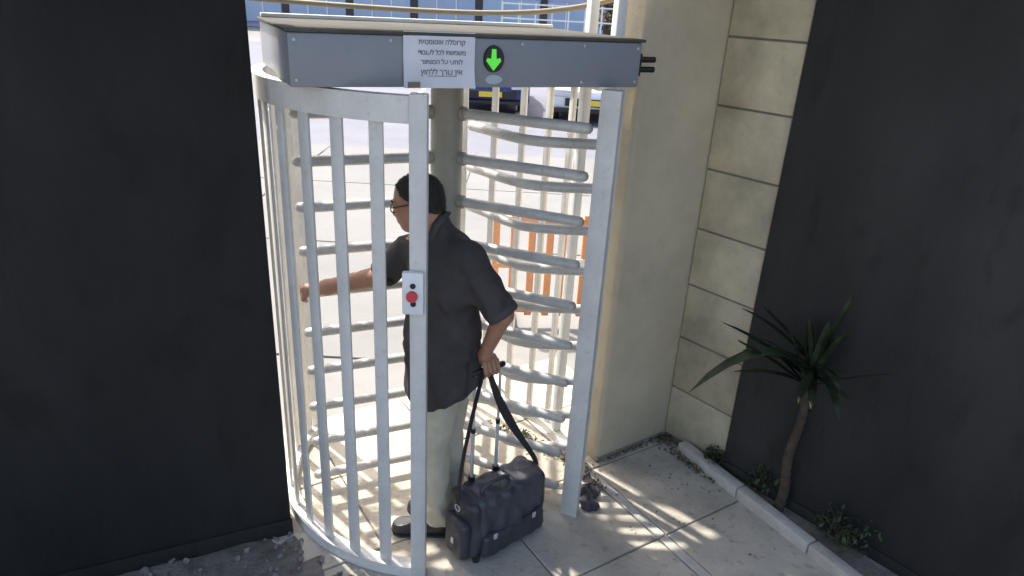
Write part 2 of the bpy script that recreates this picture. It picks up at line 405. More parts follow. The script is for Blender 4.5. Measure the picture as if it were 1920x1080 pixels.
# right: plastered pillar, cream block wall, then dark panels
PC = Vector((.52, 3.215, 0)); PI_ = Vector((.955, 3.525, 0)); PB = Vector((.395, 3.385, 0))
pil = empty('pillar', PC, label='plain cream plastered pillar right of the turnstile', cat='pillar')
pdir = (PI_ - PC).normalized(); pn = Vector((-pdir.y, pdir.x, 0))
wp(MB().prism([PC[:2], (PI_ + pdir * .05)[:2], (PI_ + pdir * .05 + pn * .5)[:2], (.66, 4.25), PB[:2]], -.03, 3.3), 'shaft', 'plaster', pil, bevel=.03, seg=4)
wp(MB().prism([(PC - pn * .012 - pdir * .006)[:2], (PI_ + pdir * -.01 - pn * .012)[:2], (PI_ + pdir * -.01 + pn * .02)[:2], (PC + pn * .03)[:2]], -.02, .022), 'base_fillet', 'mortar', pil, bevel=.008)
BD = Vector((.65, -.76, 0)).normalized(); BN = Vector((BD.y, -BD.x, 0))   # faces the camera side (left)
bw = empty('block_wall', PI_, label='cream stone block wall meeting the pillar on the right', cat='wall')
wp(MB().prism(wpoly(PI_, BD, BN, -.05, .415, -.25, -.012), -.03, 3.3), 'wall_core', 'mortar', bw)
CH = .318; zc = .02
for r in range(10):
    edges = [0, .415]
    for a0, a1 in zip(edges[:-1], edges[1:]):
        q = random.uniform(-.002, .003)
        wp(MB().prism(wpoly(PI_, BD, BN, a0 + .005, a1 - .005, -.2, q), zc + .004, zc + CH - .005), 'stone_block', 'block', bw, bevel=.006)
    zc += CH
RW0 = PI_ + BD * .42
rw = empty('boundary_wall', RW0, label='plain dark grey concrete wall on the right beyond the cream blocks', cat='wall')
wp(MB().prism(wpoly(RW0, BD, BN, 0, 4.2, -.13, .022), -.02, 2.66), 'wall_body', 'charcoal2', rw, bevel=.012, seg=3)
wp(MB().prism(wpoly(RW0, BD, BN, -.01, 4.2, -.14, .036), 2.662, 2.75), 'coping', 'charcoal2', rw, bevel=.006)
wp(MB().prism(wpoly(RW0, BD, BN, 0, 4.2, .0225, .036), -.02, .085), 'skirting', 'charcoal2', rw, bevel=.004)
# planting bed and kerb at the right wall
K0 = Vector((1.03, 3.375, 0)); KD = Vector((.51, -.86, 0)).normalized(); KN = Vector((-KD.y, KD.x, 0))
bed = MB().prism([K0[:2], (K0 + KD * 2.6)[:2], (K0 + KD * 2.6 + KN * .8)[:2], (PI_ + BD * 3)[:2], (PI_ + BD * .1)[:2]], -.02, .028).build('planting_bed', 'soil'); tag(bed, 'dark soil planting bed', kind='structure')
kb = empty('kerb', K0, label='low pale kerb edging the planting bed', cat='kerb')
for i in range(6):
    wp(MB().prism(wpoly(K0, KD, KN, i * .45 + .003, i * .45 + .447, -.035, .03), -.02, .062 + random.uniform(-.003, .003)), 'kerb_stone', 'edging', kb, bevel=.008)

# unseen roof added over the entrance (above and behind the view), sized to cast shade
rf = MB().prism([tuple(loc(a_, b_)[:2]) for a_, b_ in ((-3.0, .78), (3.4, .78), (3.4, -1.3), (-3.0, -1.3))], 3.40, 3.58).build('shade_roof', 'fascia', bevel=.01)
tag(rf, 'flat roof slab added out of view above the entrance to cast shade', 'roof')

# ================================================================= the turnstile
T = empty('turnstile', AX, label='full height light grey metal turnstile with cage, rotor arms and header box', cat='turnstile')
def tp(mb, name, m, parent=None, bevel=0, seg=2, smooth=False):
    o = mb.build(name, m, None, bevel, smooth, seg); o.parent = parent or T
    if parent is None: o.matrix_parent_inverse = Matrix.Translation(-AX)
    return o
HB, HT = 2.052, 2.222
hd = tp(MB().prism([tuple(loc(s, n)[:2]) for s, n in ((-.665, 0), (.685, 0), (.685, .78), (-.665, .78))], HB, HT), 'header', 'header', bevel=.006)
tp(MB().prism([tuple(loc(s, n)[:2]) for s, n in ((-.675, -.012), (.695, -.012), (.695, .79), (-.675, .79))], HT + .001, HT + .013), 'lid', 'lid_shade', hd, bevel=.004)
tp(MB().prism([tuple(loc(s, n)[:2]) for s, n in ((-.66, .755), (.68, .755), (.68, .785), (-.66, .785))], HT + .0135, HT + .03), 'sunlit_rear_lip', 'white_paint', hd, bevel=.003)  # white lip, the sunlit back edge put into its colour
# hinge pins at its right end
for z in (2.12, 2.158):
    tp(MB().tube([loc(.684, .02, z), loc(.765, .02, z)], .012, 10), 'bolt', 'black', hd)
tp(MB().box(loc(.69, .035, 2.139), (.008, .06, .085), YAW), 'bolt_plate', 'black', hd)
for s_, z_ in ((-.645, 2.20), (-.645, 2.075), (-.33, 2.205), (.16, 2.205), (.42, 2.205), (.665, 2.20), (.665, 2.075), (.42, 2.072)):
    tp(MB().disc(loc(s_, -.0012, z_), .0055, .0055, .003, D, (0, 0, 1), 12), 'screw', 'arm', hd)
# direction lamp
ND = -NRM
dl = tp(MB().disc(loc(.048, -.0015, 2.152), .039, .047, .012, D, (0, 0, 1), 36), 'indicator', 'black', hd)
ar = MB(); zc_ = 2.152
shape = [(-.008, .034), (.008, .034), (.010, 0), (.024, .004), (.029, -.006), (0, -.040), (-.029, -.006), (-.024, .004), (-.010, 0)]
f = [loc(.044 + x, -.0137, zc_ + z) for x, z in shape]; bk = [loc(.044 + x, -.0165, zc_ + z) for x, z in shape]; n = len(f)
ar.add(f + bk, [tuple(range(n)), tuple(range(2 * n - 1, n - 1, -1))] + [(i, (i + 1) % n, (i + 1) % n + n, i + n) for i in range(n)])
tp(ar, 'green_arrow', 'green', dl)
tp(MB().disc(loc(.052, -.0015, 2.080), .034, .017, .002, D, (0, 0, 1), 30), 'sticker', 'sticker', hd)
# left cage
CR = .78
cg = tp(MB().arcplate(AX, CR - .022, CR + .022, 162, 270.5, 1.955, 2.045, 60), 'cage_rail', 'steel', bevel=0)
tp(MB().arcplate(AX, CR - .03, CR + .03, 162, 270.5, -.012, .05, 60), 'base_rail', 'steel')
a = 258.3
while a > 166:
    p = ring(a, CR)
    tp(MB().box((p.x, p.y, 1.0), (.012, .052, 1.912), R_(a)), 'cage_bar', 'steel', bevel=.003)
    a -= 11.25
fp = ring(269.2, CR)
fpo = tp(MB().box((fp.x, fp.y, 1.02), (.062, .062, 2.064), R_(2)), 'front_post', 'steel', bevel=.006)
p = ring(162, CR); tp(MB().box((p.x, p.y, 1.02), (.055, .055, 2.06), R_(162)), 'rear_post', 'steel', bevel=.006)
# button box
bx0 = Vector((fp.x - .014, fp.y - .0445, 1.358)); bb = tp(MB().box(bx0, (.078, .026, .165), R_(2)), 'button_box', 'white_plastic', fpo, bevel=.007)
tp(MB().disc(bx0 + Vector((.001, -.0135, .032)), .0105, .0105, .004, (1, 0, 0), (0, 0, 1), 18), 'button', 'black', bb)
tp(MB().disc(bx0 + Vector((-.002, -.0135, -.008)), .021, .021, .012, (1, 0, 0), (0, 0, 1), 22), 'push_button', 'red', bb)
tp(MB().disc(bx0 + Vector((.002, -.0135, -.038)), .0105, .0105, .004, (1, 0, 0), (0, 0, 1), 18), 'button', 'black', bb)
# right post and the comb / cage behind it
rp = Vector((.35, 2.79, 0)); rpo = tp(MB().box((rp.x, rp.y, 1.02), (.082, .06, 2.06), R_(-18)), 'right_post', 'steel', bevel=.006)
for a in (34, 47.5, 61, 74.5, 88):
    p = ring(a, .70); tp(MB().box((p.x, p.y, 1.02), (.034, .022, 2.06), R_(a + 90)), 'rear_bar', 'steel', bevel=.003)
tp(MB().arcplate(AX, .675, .725, 12, 90, -.012, .055, 40), 'rear_base_rail', 'steel')
tp(MB().arcplate(AX, .68, .72, 12, 90, 1.99, 2.045, 40), 'rear_cage_rail', 'steel')
for k, (x, y) in enumerate(((.30, 3.435), (.395, 3.20))):
    tp(MB().box((x, y, 1.55), (.045, .045, 3.12), YAW), 'tall_post', 'white_paint', bevel=.004)
# rotor
ZS = [1.882 - .199 * k for k in range(10)]
ro = tp(MB().tube([AX + Vector((0, 0, .02)), AX + Vector((0, 0, 2.045))], .072, 32), 'rotor', 'column', smooth=True)
tp(MB().tube([AX + Vector((0, 0, 0)), AX + Vector((0, 0, .03))], .11, 32), 'rotor_base', 'column', ro, bevel=.004)
for wa in (204, 338, 90):
    for z in ZS:
        tp(MB().tube([ring(wa, .05, z), ring(wa, .65, z)], .0235, 14, round_end=True), 'arm', 'arm', ro, smooth=True)
        tp(MB().tube([ring(wa, .068, z), ring(wa, .092, z)], .031, 14), 'arm_collar', 'column', ro, smooth=True)
# fixed comb bars, between the rotor arms
for z in ZS:
    zz = z - .0985
    if zz < .06: continue
    pts = [(.405, 3.075), (.30, 3.068), (.20, 3.064), (.10, 3.068), (.03, 3.09), (-.04, 3.15), (-.10, 3.215), (-.16, 3.29), (-.235, 3.37)]
    tp(MB().tube([(x, y, zz) for x, y in pts], .0235, 14, round_end=True), 'comb_bar', 'arm', smooth=True)
cp = tp(MB().box((.425, 3.08, 1.02), (.03, .05, 2.06), R_(0)), 'comb_post', 'steel', bevel=.004)

# notice taped to the header
tc_ = loc(-.158, -.004, 2.146)
no = empty('notice', loc(-.158, -.004, 2.052), label='white paper notice with four printed lines taped to the header box', cat='notice')
def npart(mb, name, m, par=None, smooth=False):
    o = mb.build(name, m, None, 0, smooth); o.parent = par or no
    o.matrix_parent_inverse = Matrix.Translation(-no.location); return o
def pcurl(x, z): return .0035 * math.sin((x + .13) / .26 * 11.2 + 1) * math.cos((z + .095) / .186 * 4.8) + .020 * max(0, (x + .02) / .15) ** 2 * max(0, (-z) / .095) ** 2
sh = MB(); nx, nz = 20, 14; vs = []; fs = []
for L in (0, 1):
    for i in range(nx + 1):
        for j in range(nz + 1):
            x = -.130 + .260 * i / nx; z = -.095 + .186 * j / nz
            c = pcurl(x, z)
            q = loc(-.158 + x, -.0085 - c - L * .0006, 2.146 + z); vs.append(q)
k = (nx + 1) * (nz + 1)
for i in range(nx):
    for j in range(nz):
        q = (i * (nz + 1) + j, (i + 1) * (nz + 1) + j, (i + 1) * (nz + 1) + j + 1, i * (nz + 1) + j + 1)
        fs.append(tuple(t + k for t in q)); fs.append(q[::-1])
pap = npart(sh.add(vs, fs), 'sheet', 'paper', smooth=True)
RM = Matrix(((D.x, 0, -NRM.x), (D.y, 0, -NRM.y), (0, 1, 0))).to_4x4()      # text x->D, y->up, z->out
lines = [('קרוסלה אוטומטית', .055, .0225), ('משמשת לכל לעובדי', .021, .0215), ('לוחצי על הכפתור', -.010, .0215), ('אין צורך ללחוץ', -.045, .0255)]
for tx, z, sz in lines:
    cu = bpy.data.curves.new('printed_line', 'FONT'); cu.body = tx[::-1]; cu.size = sz; cu.align_x = 'CENTER'; cu.extrude = .0002; cu.offset = .0006
    to = bpy.data.objects.new('printed_line_source', cu); COL.objects.link(to)
    dg = bpy.context.evaluated_depsgraph_get(); dg.update()
    me = bpy.data.meshes.new_from_object(to.evaluated_get(dg)); bpy.data.objects.remove(to)
    for v in me.vertices: v.co.z += pcurl(.008 + v.co.x, z - .004 + v.co.y) + .0014
    o = link('printed_line', me, 'ink')
    o.matrix_world = Matrix.Translation(loc(-.150, -.0085, 2.142 + z)) @ RM
    mw = o.matrix_world.copy(); o.parent = no; o.matrix_parent_inverse = Matrix.Translation(-no.location); o.matrix_world = mw
ul = MB(); pts = [(-.052 + .104 * i / 16) for i in range(17)]
ul.ribbon([loc(-.15 + x, -.0085 - pcurl(.008 + x, -.0545) - .0014, 2.142 - .0505) for x in pts], .0022, .0005, (0, 0, 1))
npart(ul, 'underline', 'ink')
npart(MB().box(loc(-.252, -.0125, 2.062), (.045, .002, .02), YAW), 'tape', 'cable')

# ================================================================= the person
HC = Vector((-.392, 2.655, 1.595))                                  # head centre
hf = Vector((-.96, .12, -.24)).normalized(); hl = Vector((0, 0, 1)).cross(hf).normalized(); hu = hf.cross(hl)
HR = np.array([[hf.x, hl.x, hu.x], [hf.y, hl.y, hu.y], [hf.z, hl.z, hu.z]])
def H(x, y, z): return HC + hf * x + hl * y + hu * z
LS, LE, LW = Vector((-.185, 2.545, 1.405)), Vector((-.028, 2.505, 1.195)), Vector((-.100, 2.590, .968))
RS, RE, RWr = Vector((-.405, 2.79, 1.385)), Vector((-.580, 2.815, 1.205)), Vector((-.825, 2.835, 1.128))
PEL = Vector((-.275, 2.64, .86)); CHE = Vector((-.30, 2.665, 1.25))
LH, RH = Vector((-.28, 2.575, .84)), Vector((-.255, 2.705, .84))
LK, RK = Vector((-.322, 2.585, .47)), Vector((-.262, 2.715, .47))
LA, RA = Vector((-.285, 2.60, .09)), Vector((-.25, 2.735, .09))
per = empty('person', (-.32, 2.64, 0), label='person in dark shirt and stone trousers pulling a wheeled bag through the turnstile', cat='person')
def pp(me, name, m):
    o = link(name, me, m, None, True); o.parent = per; o.matrix_parent_inverse = Matrix.Translation(-per.location); return o
G = Grid((-1.02, 2.38, -.02), (.14, 3.0, 1.76), .005)
# head
G.ell(H(-.012, 0, .028), (.100, .077, .086), .01, HR)
G.ell(H(.030, 0, -.030), (.070, .060, .085), .02, HR)
G.ell(H(.052, 0, -.085), (.036, .034, .026), .02, HR)               # chin
G.cone(H(-.01, .045, -.065), H(.055, .02, -.088), .020, .016, .02); G.cone(H(-.01, -.045, -.065), H(.055, -.02, -.088), .020, .016, .02)
G.cone(H(.082, 0, .008), H(.102, 0, -.030), .008, .012, .012)        # nose
G.ell(H(.093, .010, -.034), (.010, .009, .008), .008, HR); G.ell(H(.093, -.010, -.034), (.010, .009, .008), .008, HR)
G.ell(H(.082, 0, .022), (.014, .050, .010), .012, HR)                # brow
G.ell(H(.090, 0, -.055), (.012, .024, .006), .006, HR); G.ell(H(.088, 0, -.066), (.012, .021, .007), .006, HR)   # lips
for s in (1, -1):
    G.ell(H(-.012, s * .077, -.012), (.019, .008, .032), .006, HR); G.ell(H(-.016, s * .083, .004), (.018, .006, .018), .004, HR)
    G.ell(H(.078, s * .034, .002), (.012, .014, .009), .006, HR)
G.cone(H(-.035, 0, -.06), Vector((-.305, 2.665, 1.43)), .058, .064, .025)
# torso inside the clothes
G.ell(CHE + Vector((0, 0, .02)), (.125, .16, .20), .05); G.ell((-.29, 2.65, 1.03), (.125, .145, .2), .05); G.ell(PEL, (.105, .14, .12), .05)
G.cone(LS + Vector((-.02, .02, -.01)), LE, .050, .040, .04); G.cone(LE, LW, .041, .026, .015)
G.cone(RS, RE, .050, .040, .04); G.cone(RE, RWr, .047, .034, .015)
for h_, k_, a_ in ((LH, LK, LA), (RH, RK, RA)):
    G.cone(h_, k_, .075, .052, .03); G.cone(k_, a_, .05, .035, .02); G.cone(a_, a_ + Vector((-.10, -.005, -.050)), .033, .018, .02)
# left hand: fist on the trolley grip
g0, g1 = Vector((-.135, 2.573, .885)), Vector((-.030, 2.662, .885)); ga = (g1 - g0).normalized(); gc = (g0 + g1) / 2
gq = Vector((ga.y, -ga.x, 0)); zz = Vector((0, 0, 1))
G.cone(LW, gc + zz * .050 - gq * .012, .027, .026, .02)
G.cone(gc + zz * .046 - ga * .026 - gq * .008, gc + zz * .046 + ga * .026 - gq * .008, .020, .019, .015)
for i, ln in enumerate((.95, 1.05, 1.0, .85)):
    c0 = gc + ga * (-.033 + .022 * i)
    k0 = c0 + zz * .038 + gq * .016 * ln; k1 = c0 + zz * .004 + gq * .031 * ln; k2 = c0 - zz * .021 + gq * .016; k3 = c0 - zz * .018 - gq * .012 * ln
    G.cone(gc + ga * (-.02 + .013 * i) + zz * .05, k0, .014, .0115, .006); G.cone(k0, k1, .0115, .0108, .002); G.cone(k1, k2, .0106, .0098, .002); G.cone(k2, k3, .0098, .0085, .002)
t0 = gc - ga * .026 + zz * .048 - gq * .018; t1 = gc - ga * .038 + zz * .016 - gq * .034; t2 = gc - ga * .022 - zz * .012 - gq * .028
G.cone(t0, t1, .016, .0125, .008); G.cone(t1, t2, .0122, .0105, .003)
# right hand: pushing the rotor arm
zb = ZS[4]; wd = Vector((math.cos(R_(204)), math.sin(R_(204)), 0)); wb = Vector((-wd.y, wd.x, 0)) * -1   # towards the far side
if wb.y < 0: wb = -wb
hc = AX + wd * .625 + Vector((0, 0, zb))
G.cone(RWr, hc - wb * .030 + zz * .030, .033, .025, .02)
G.cone(hc - wb * .028 + zz * .030 - wd * .02, hc - wb * .026 + zz * .026 + wd * .036, .020, .018, .015)
for i, ln in enumerate((.85, 1.0, 1.05, .95)):
    c0 = hc + wd * (-.026 + .022 * i)
    k0 = c0 + zz * .038 - wb * .006; k1 = c0 + zz * .026 + wb * .024 * ln; k2 = c0 - zz * .004 + wb * .034 * ln; k3 = c0 - zz * .024 * ln + wb * .022
    G.cone(c0 + zz * .032 - wb * .026, k0, .013, .0115, .006); G.cone(k0, k1, .0115, .0108, .002); G.cone(k1, k2, .0106, .0098, .002); G.cone(k2, k3, .0098, .0085, .002)
t0 = hc + wd * .03 - wb * .034 + zz * .014; t1 = hc + wd * .042 - wb * .036 - zz * .012; t2 = hc + wd * .030 - wb * .018 - zz * .030
G.cone(t0, t1, .015, .0122, .008); G.cone(t1, t2, .012, .0102, .003)
pp(G.mesh('body'), 'body', 'skin')
# eyes, brows
for s in (1, -1):
    e = MB(); bm = bmesh.new(); bmesh.ops.create_uvsphere(bm, u_segments=12, v_segments=8, radius=.0105)
    me = bpy.data.meshes.new('eye'); bm.to_mesh(me); bm.free(); me.transform(Matrix.Translation(H(.082, s * .033, .003))); pp(me, 'eye', 'black')
    pp(MB().tube([H(.096, s * .016, .022), H(.092, s * .034, .028), H(.080, s * .052, .024)], [.003, .0042, .002], 8).mesh('eyebrow'), 'eyebrow', 'hair')
# hair: cropped, receding
G = Grid((-.55, 2.5, 1.42), (-.2, 2.82, 1.76), .004)
G.ell(H(-.012, 0, .028), (.1018, .0788, .0878), .01, HR); G.cone(H(-.05, 0, -.02), H(-.055, 0, -.062), .058, .050, .02)
X, Y, Z = G.full()
lx = (X - HC.x) * hf.x + (Y - HC.y) * hf.y + (Z - HC.z) * hf.z; ly = (X - HC.x) * hl.x + (Y - HC.y) * hl.y; lz = (X - HC.x) * hu.x + (Y - HC.y) * hu.y + (Z - HC.z) * hu.z
line = .066 + .30 * (lz - .085) + .010 * np.cos(ly * 60)          # receding front, temples further back
line = np.where(lz < .045, np.minimum(line, .012 + 1.2 * (lz - .02)), line)
front = lx - line
low = -.050 - lz + np.maximum(0, lx + .05) * .9
G.d = np.maximum(np.maximum(G.d + .0006 * np.sin(900 * X + 700 * Z) * np.sin(800 * Y), front * .9), low * .8)
hm = G.mesh('hair')
nv = len(hm.vertices); co = np.empty(nv * 3, np.float32); hm.vertices.foreach_get('co', co); co = co.reshape(-1, 3)
nr = np.empty(nv * 3, np.float32); hm.vertices.foreach_get('normal', nr); nr = nr.reshape(-1, 3)
sm = MB(); rng = np.random.RandomState(3)
for k in rng.randint(0, nv, 5200):
    p = Vector(co[k]); q = Vector(nr[k]); rad = p - HC
    if rad.dot(q) < .02: continue
    t = (hf * rng.uniform(-.6, .5) - hu * rng.uniform(-.1, .7) + hl * rng.uniform(-.5, .5) + q * .8).normalized()
    e = p + t * rng.uniform(.004, .009); w = t.cross(q).normalized() * .0007
    sm.add([p - w, p + w, e], [(0, 1, 2)])
v2 = [tuple(v) for v in co] + sm.v; f2 = [tuple(p.vertices) for p in hm.polygons] + [tuple(i + nv for i in f) for f in sm.f]
h2 = bpy.data.meshes.new('hair'); h2.from_pydata(v2, [], f2); h2.update()
pp(h2, 'hair', 'hair')
# glasses
gl = MB()
for s in (1, -1):
    gl.tube([H(.091 + .004 * math.cos(t), s * (.034 + .024 * math.cos(t)), -.002 + .016 * math.sin(t)) for t in np.linspace(0, 2 * math.pi, 17)], .0022, 6)
    gl.tube([H(.091, s * .058, .006), H(.078, s * .073, .008), H(-.005, s * .083, .012), H(-.022, s * .082, -.002)], .0028, 6)
gl.tube([H(.095, .010, .002), H(.098, 0, .005), H(.095, -.010, .002)], .0022, 6)
pp(gl.mesh('glasses'), 'glasses', 'black')
# shirt
G = Grid((-.72, 2.36, .66), (.10, 3.0, 1.56), .005)
G.ell(CHE + Vector((0.005, 0, .04)), (.142, .185, .20), .03); G.ell((-.285, 2.645, 1.03), (.165, .165, .26), .06); G.ell((-.278, 2.64, .82), (.160, .178, .24), .06)
G.ell((-.245, 2.645, 1.28), (.115, .165, .18), .05)
G.cone(Vector((-.29, 2.665, 1.385)), LS, .085, .070, .05); G.cone(Vector((-.32, 2.68, 1.385)), RS, .085, .070, .05)
G.cone(LS, LS.lerp(LE, .92), .073, .064, .035); G.cone(RS, RS.lerp(RE, .86), .072, .060, .035)
G.cone(H(-.04, 0, -.085), Vector((-.30, 2.665, 1.40)), .070, .085, .03)        # collar stand
X, Y, Z = G.full()
G.d = G.d + fold(X, Y, Z, .0085, 1.0, .7) * np.clip((1.5 - Z) * 4, 0, 1)
hem = .745 + .42 * np.clip(X + .30, 0, .3) + .004 * np.sin(X * 40 + Y * 30)     # shirt tail rises towards the back
G.d = np.maximum(G.d, hem - Z)
# sleeve ends and neck opening
for S_, E_, f_ in ((LS, LE, .98), (RS, RE, .93)):
    dv = (E_ - S_).normalized(); p = S_.lerp(E_, f_)
    cutd = (X - p.x) * dv.x + (Y - p.y) * dv.y + (Z - p.z) * dv.z
    near = np.sqrt((X - p.x) ** 2 + (Y - p.y) ** 2 + (Z - p.z) ** 2) < .11
    G.d = np.where(near, np.maximum(G.d, cutd), G.d)
nk = H(-.048, 0, -.106); nd = (hf * .80 + Vector((0, 0, .72))).normalized()
npl = (X - nk.x) * nd.x + (Y - nk.y) * nd.y + (Z - nk.z) * nd.z
G.d = np.maximum(G.d, np.where(Z > 1.40, npl, -1))
shirt = pp(G.mesh('shirt'), 'shirt', 'shirt')
# rolled cuffs and collar fold
def spart(me, name, m):
    o = link(name, me, m, None, True); o.parent = shirt; return o
for S_, E_, f_, r in ((LS, LE, .95, .067), (RS, RE, .89, .064)):
    dv = (E_ - S_).normalized(); c = S_.lerp(E_, f_)
    spart(MB().tube([c - dv * .018, c - dv * .012, c + dv * .012, c + dv * .018], [r * .93, r * 1.04, r * 1.03, r * .95], 26).mesh('cuff'), 'cuff', 'shirt')
cl = []
for t in np.linspace(-2.55, 2.55, 24):
    b = nk + nd * -.004; e1 = hf - nd * hf.dot(nd); e1.normalize(); e2 = nd.cross(e1)
    q = b + (e1 * -math.cos(t) * .073 + e2 * math.sin(t) * .070); cl.append(q - nd * .02 * max(0, abs(t) - 1.2))
spart(MB().ribbon(cl, .034, .006, [(nd + (q - nk).normalized() * -.55) for q in cl]).mesh('collar'), 'collar', 'shirt')
# trousers
G = Grid((-.50, 2.42, .03), (-.06, 2.90, 1.0), .005)
G.ell(PEL, (.112, .140, .13), .04)
for h_, k_, a_ in ((LH, LK, LA), (RH, RK, RA)):
    G.cone(h_ + Vector((0, 0, .02)), k_, .096, .074, .02); G.cone(k_, a_ + Vector((.008, 0, -.01)), .074, .066, .015)
X, Y, Z = G.full()
G.d = G.d + fold(X, Y, Z, .006, .8, 2.1) + .0045 * np.sin(62 * Z + 25 * X + 4 * np.sin(30 * Y)) * np.clip((.38 - Z) * 5, 0, 1)
G.d = np.maximum(G.d, .072 + .12 * (X + .30) * -.3 - Z); G.d = np.maximum(G.d, Z - .95)
pp(G.mesh('trousers'), 'trousers', 'trousers')
# shoes and socks
for a_, tx, ty in ((LA, -.175, -.012), (RA, -.16, .0)):
    G = Grid((a_.x - .26, a_.y - .09, -.005), (a_.x + .11, a_.y + .09, .14), .004)
    hl_ = Vector((a_.x + .02, a_.y, .035)); to_ = Vector((a_.x + tx, a_.y + ty, .028))
    G.cone(hl_, to_, .044, .038, .02); G.ell(to_ + Vector((.02, 0, .006)), (.060, .046, .036), .02); G.cone(hl_ + Vector((0, 0, .03)), a_ + Vector((-.02, 0, .0)), .042, .042, .02)
    X, Y, Z = G.full(); G.d = np.maximum(G.d, .004 - Z); G.d = np.maximum(G.d, Z - .092 - (X - a_.x) * .18)
    sh_ = pp(G.mesh('shoe'), 'shoe', 'shoe')
    G = Grid((a_.x - .26, a_.y - .09, -.005), (a_.x + .11, a_.y + .09, .05), .005)
    G.cone((hl_.x, hl_.y, .02), (to_.x, to_.y, .02), .050, .043, .01); G.ell((to_.x + .02, to_.y, .02), (.066, .051, .04), .01)
    X, Y, Z = G.full(); G.d = np.maximum(np.maximum(G.d, .001 - Z), Z - .016)
    o = link('sole', G.mesh('sole'), 'rubber', None, True); o.parent = sh_
    pp(MB().tube([a_ + Vector((0, 0, -.03)), a_ + Vector((.005, 0, .05))], [.044, .042], 20).mesh('sock'), 'sock', 'sock')

# ================================================================= the wheeled bag
BA = R_(42); bu = Vector((math.cos(BA), math.sin(BA), 0)); bv = Vector((-bu.y, bu.x, 0))     # length, depth (away)
NE = Vector((-.108, 2.372, 0)); BL, BW_, BZ0, BZ1 = .445, .185, .035, .335
def B(u, v, z): return NE + bu * u + bv * v + Vector((0, 0, z))
BR = np.array([[bu.x, bv.x, 0], [bu.y, bv.y, 0], [0, 0, 1]])
bag = empty('wheeled_bag', B(BL / 2, BW_ / 2, 0), label='black leather wheeled briefcase with raised chrome trolley handle and shoulder strap', cat='bag')
def bp(me, name, m, par=None, smooth=True):
    o = link(name, me, m, None, smooth); o.parent = par or bag
    if par is None: o.matrix_parent_inverse = Matrix.Translation(-bag.location)
    o.data.set_sharp_from_angle(angle=R_(45)) if smooth else None
    return o
def grid_b(h=.004):
    c = B(BL / 2, BW_ / 2, .2); return Grid((c.x - .34, c.y - .34, -.01), (c.x + .34, c.y + .34, .46), h)
G = grid_b(); cb = B(BL / 2, BW_ / 2, (BZ0 + BZ1) / 2)
G.rbox(cb, (BL / 2, BW_ / 2, (BZ1 - BZ0) / 2), .035, BR); G.ell(cb, (BL / 2 * .93, BW_ / 2 + .022, .14), .04, BR)
X, Y, Z = G.full(); G.d = G.d + fold(X, Y, Z, .0065, .9, 4.0)
bd = bp(G.mesh('bag_body'), 'bag_body', 'leather')
# flap over the top and the upper front
G = grid_b(); G.rbox(cb + bv * -.004 + Vector((0, 0, .004)), (BL / 2 - .028, BW_ / 2 + .004, (BZ1 - BZ0) / 2 + .005), .038, BR); G.ell(cb, (BL / 2 * .86, BW_ / 2 + .027, .135), .03, BR)
X, Y, Z = G.full(); lu = (X - NE.x) * bu.x + (Y - NE.y) * bu.y; lv = (X - NE.x) * bv.x + (Y - NE.y) * bv.y
G.d = G.d + fold(X, Y, Z, .0060, .9, 4.0)
G.d = np.maximum(np.maximum(G.d, .150 + .012 * np.cos(lu * 14) - Z), np.maximum(lv - .13, np.maximum(.035 - lu, lu - BL + .03)))
fl = bp(G.mesh('flap'), 'flap', 'leather2')
# end pocket facing the camera's left, and front pocket under the flap
G = grid_b(); G.rbox(B(-.012, BW_ / 2, .135), (.03, BW_ / 2 - .02, .10), .026, BR)
X, Y, Z = G.full(); G.d = G.d + fold(X, Y, Z, .003, 1.2, 1.0); ep = bp(G.mesh('end_pocket'), 'end_pocket', 'leather')
G = grid_b(); G.rbox(B(BL * .5, -.012, .105), (BL * .40, .022, .06), .02, BR)
X, Y, Z = G.full(); G.d = G.d + fold(X, Y, Z, .0025, 1.2, 2.0); bp(G.mesh('front_pocket'), 'front_pocket', 'leather')
for u in (.10, .33):
    lk = bp(MB().box(B(u, -.034, .158), (.020, .008, .028), BA).mesh('buckle', .003), 'buckle', 'chrome', fl)
bp(MB().box(B(-.044, BW_ * .5, .125), (.008, .018, .030), BA).mesh('buckle', .003), 'buckle', 'chrome', ep)
for z in (.20,):
    bp(MB().box(B(-.040, BW_ * .5, z), (.006, .10, .012), BA).mesh('piping', .002), 'piping', 'leather2', ep)
# wheels and feet
for v in (.03, BW_ - .03):
    hs_ = bp(MB().box(B(BL - .035, v, .045), (.07, .034, .04), BA).mesh('wheel_housing', .006), 'wheel_housing', 'rubber')
    bp(MB().tube([B(BL - .022, v - .015, .027), B(BL - .022, v + .015, .027)], .027, 20).mesh('wheel', .003), 'wheel', 'rubber')
    bp(MB().tube([B(.045, v, .0), B(.045, v, .05)], [.016, .02], 14).mesh('foot'), 'foot', 'rubber')
# top carry handle and lumpy zip opening
bp(MB().tube([B(.09, .06, .335), B(.095, .06, .365), B(.13, .058, .375), B(.20, .058, .375), B(.235, .06, .365), B(.24, .06, .335)], .011, 12).mesh('carry_handle'), 'carry_handle', 'leather2')
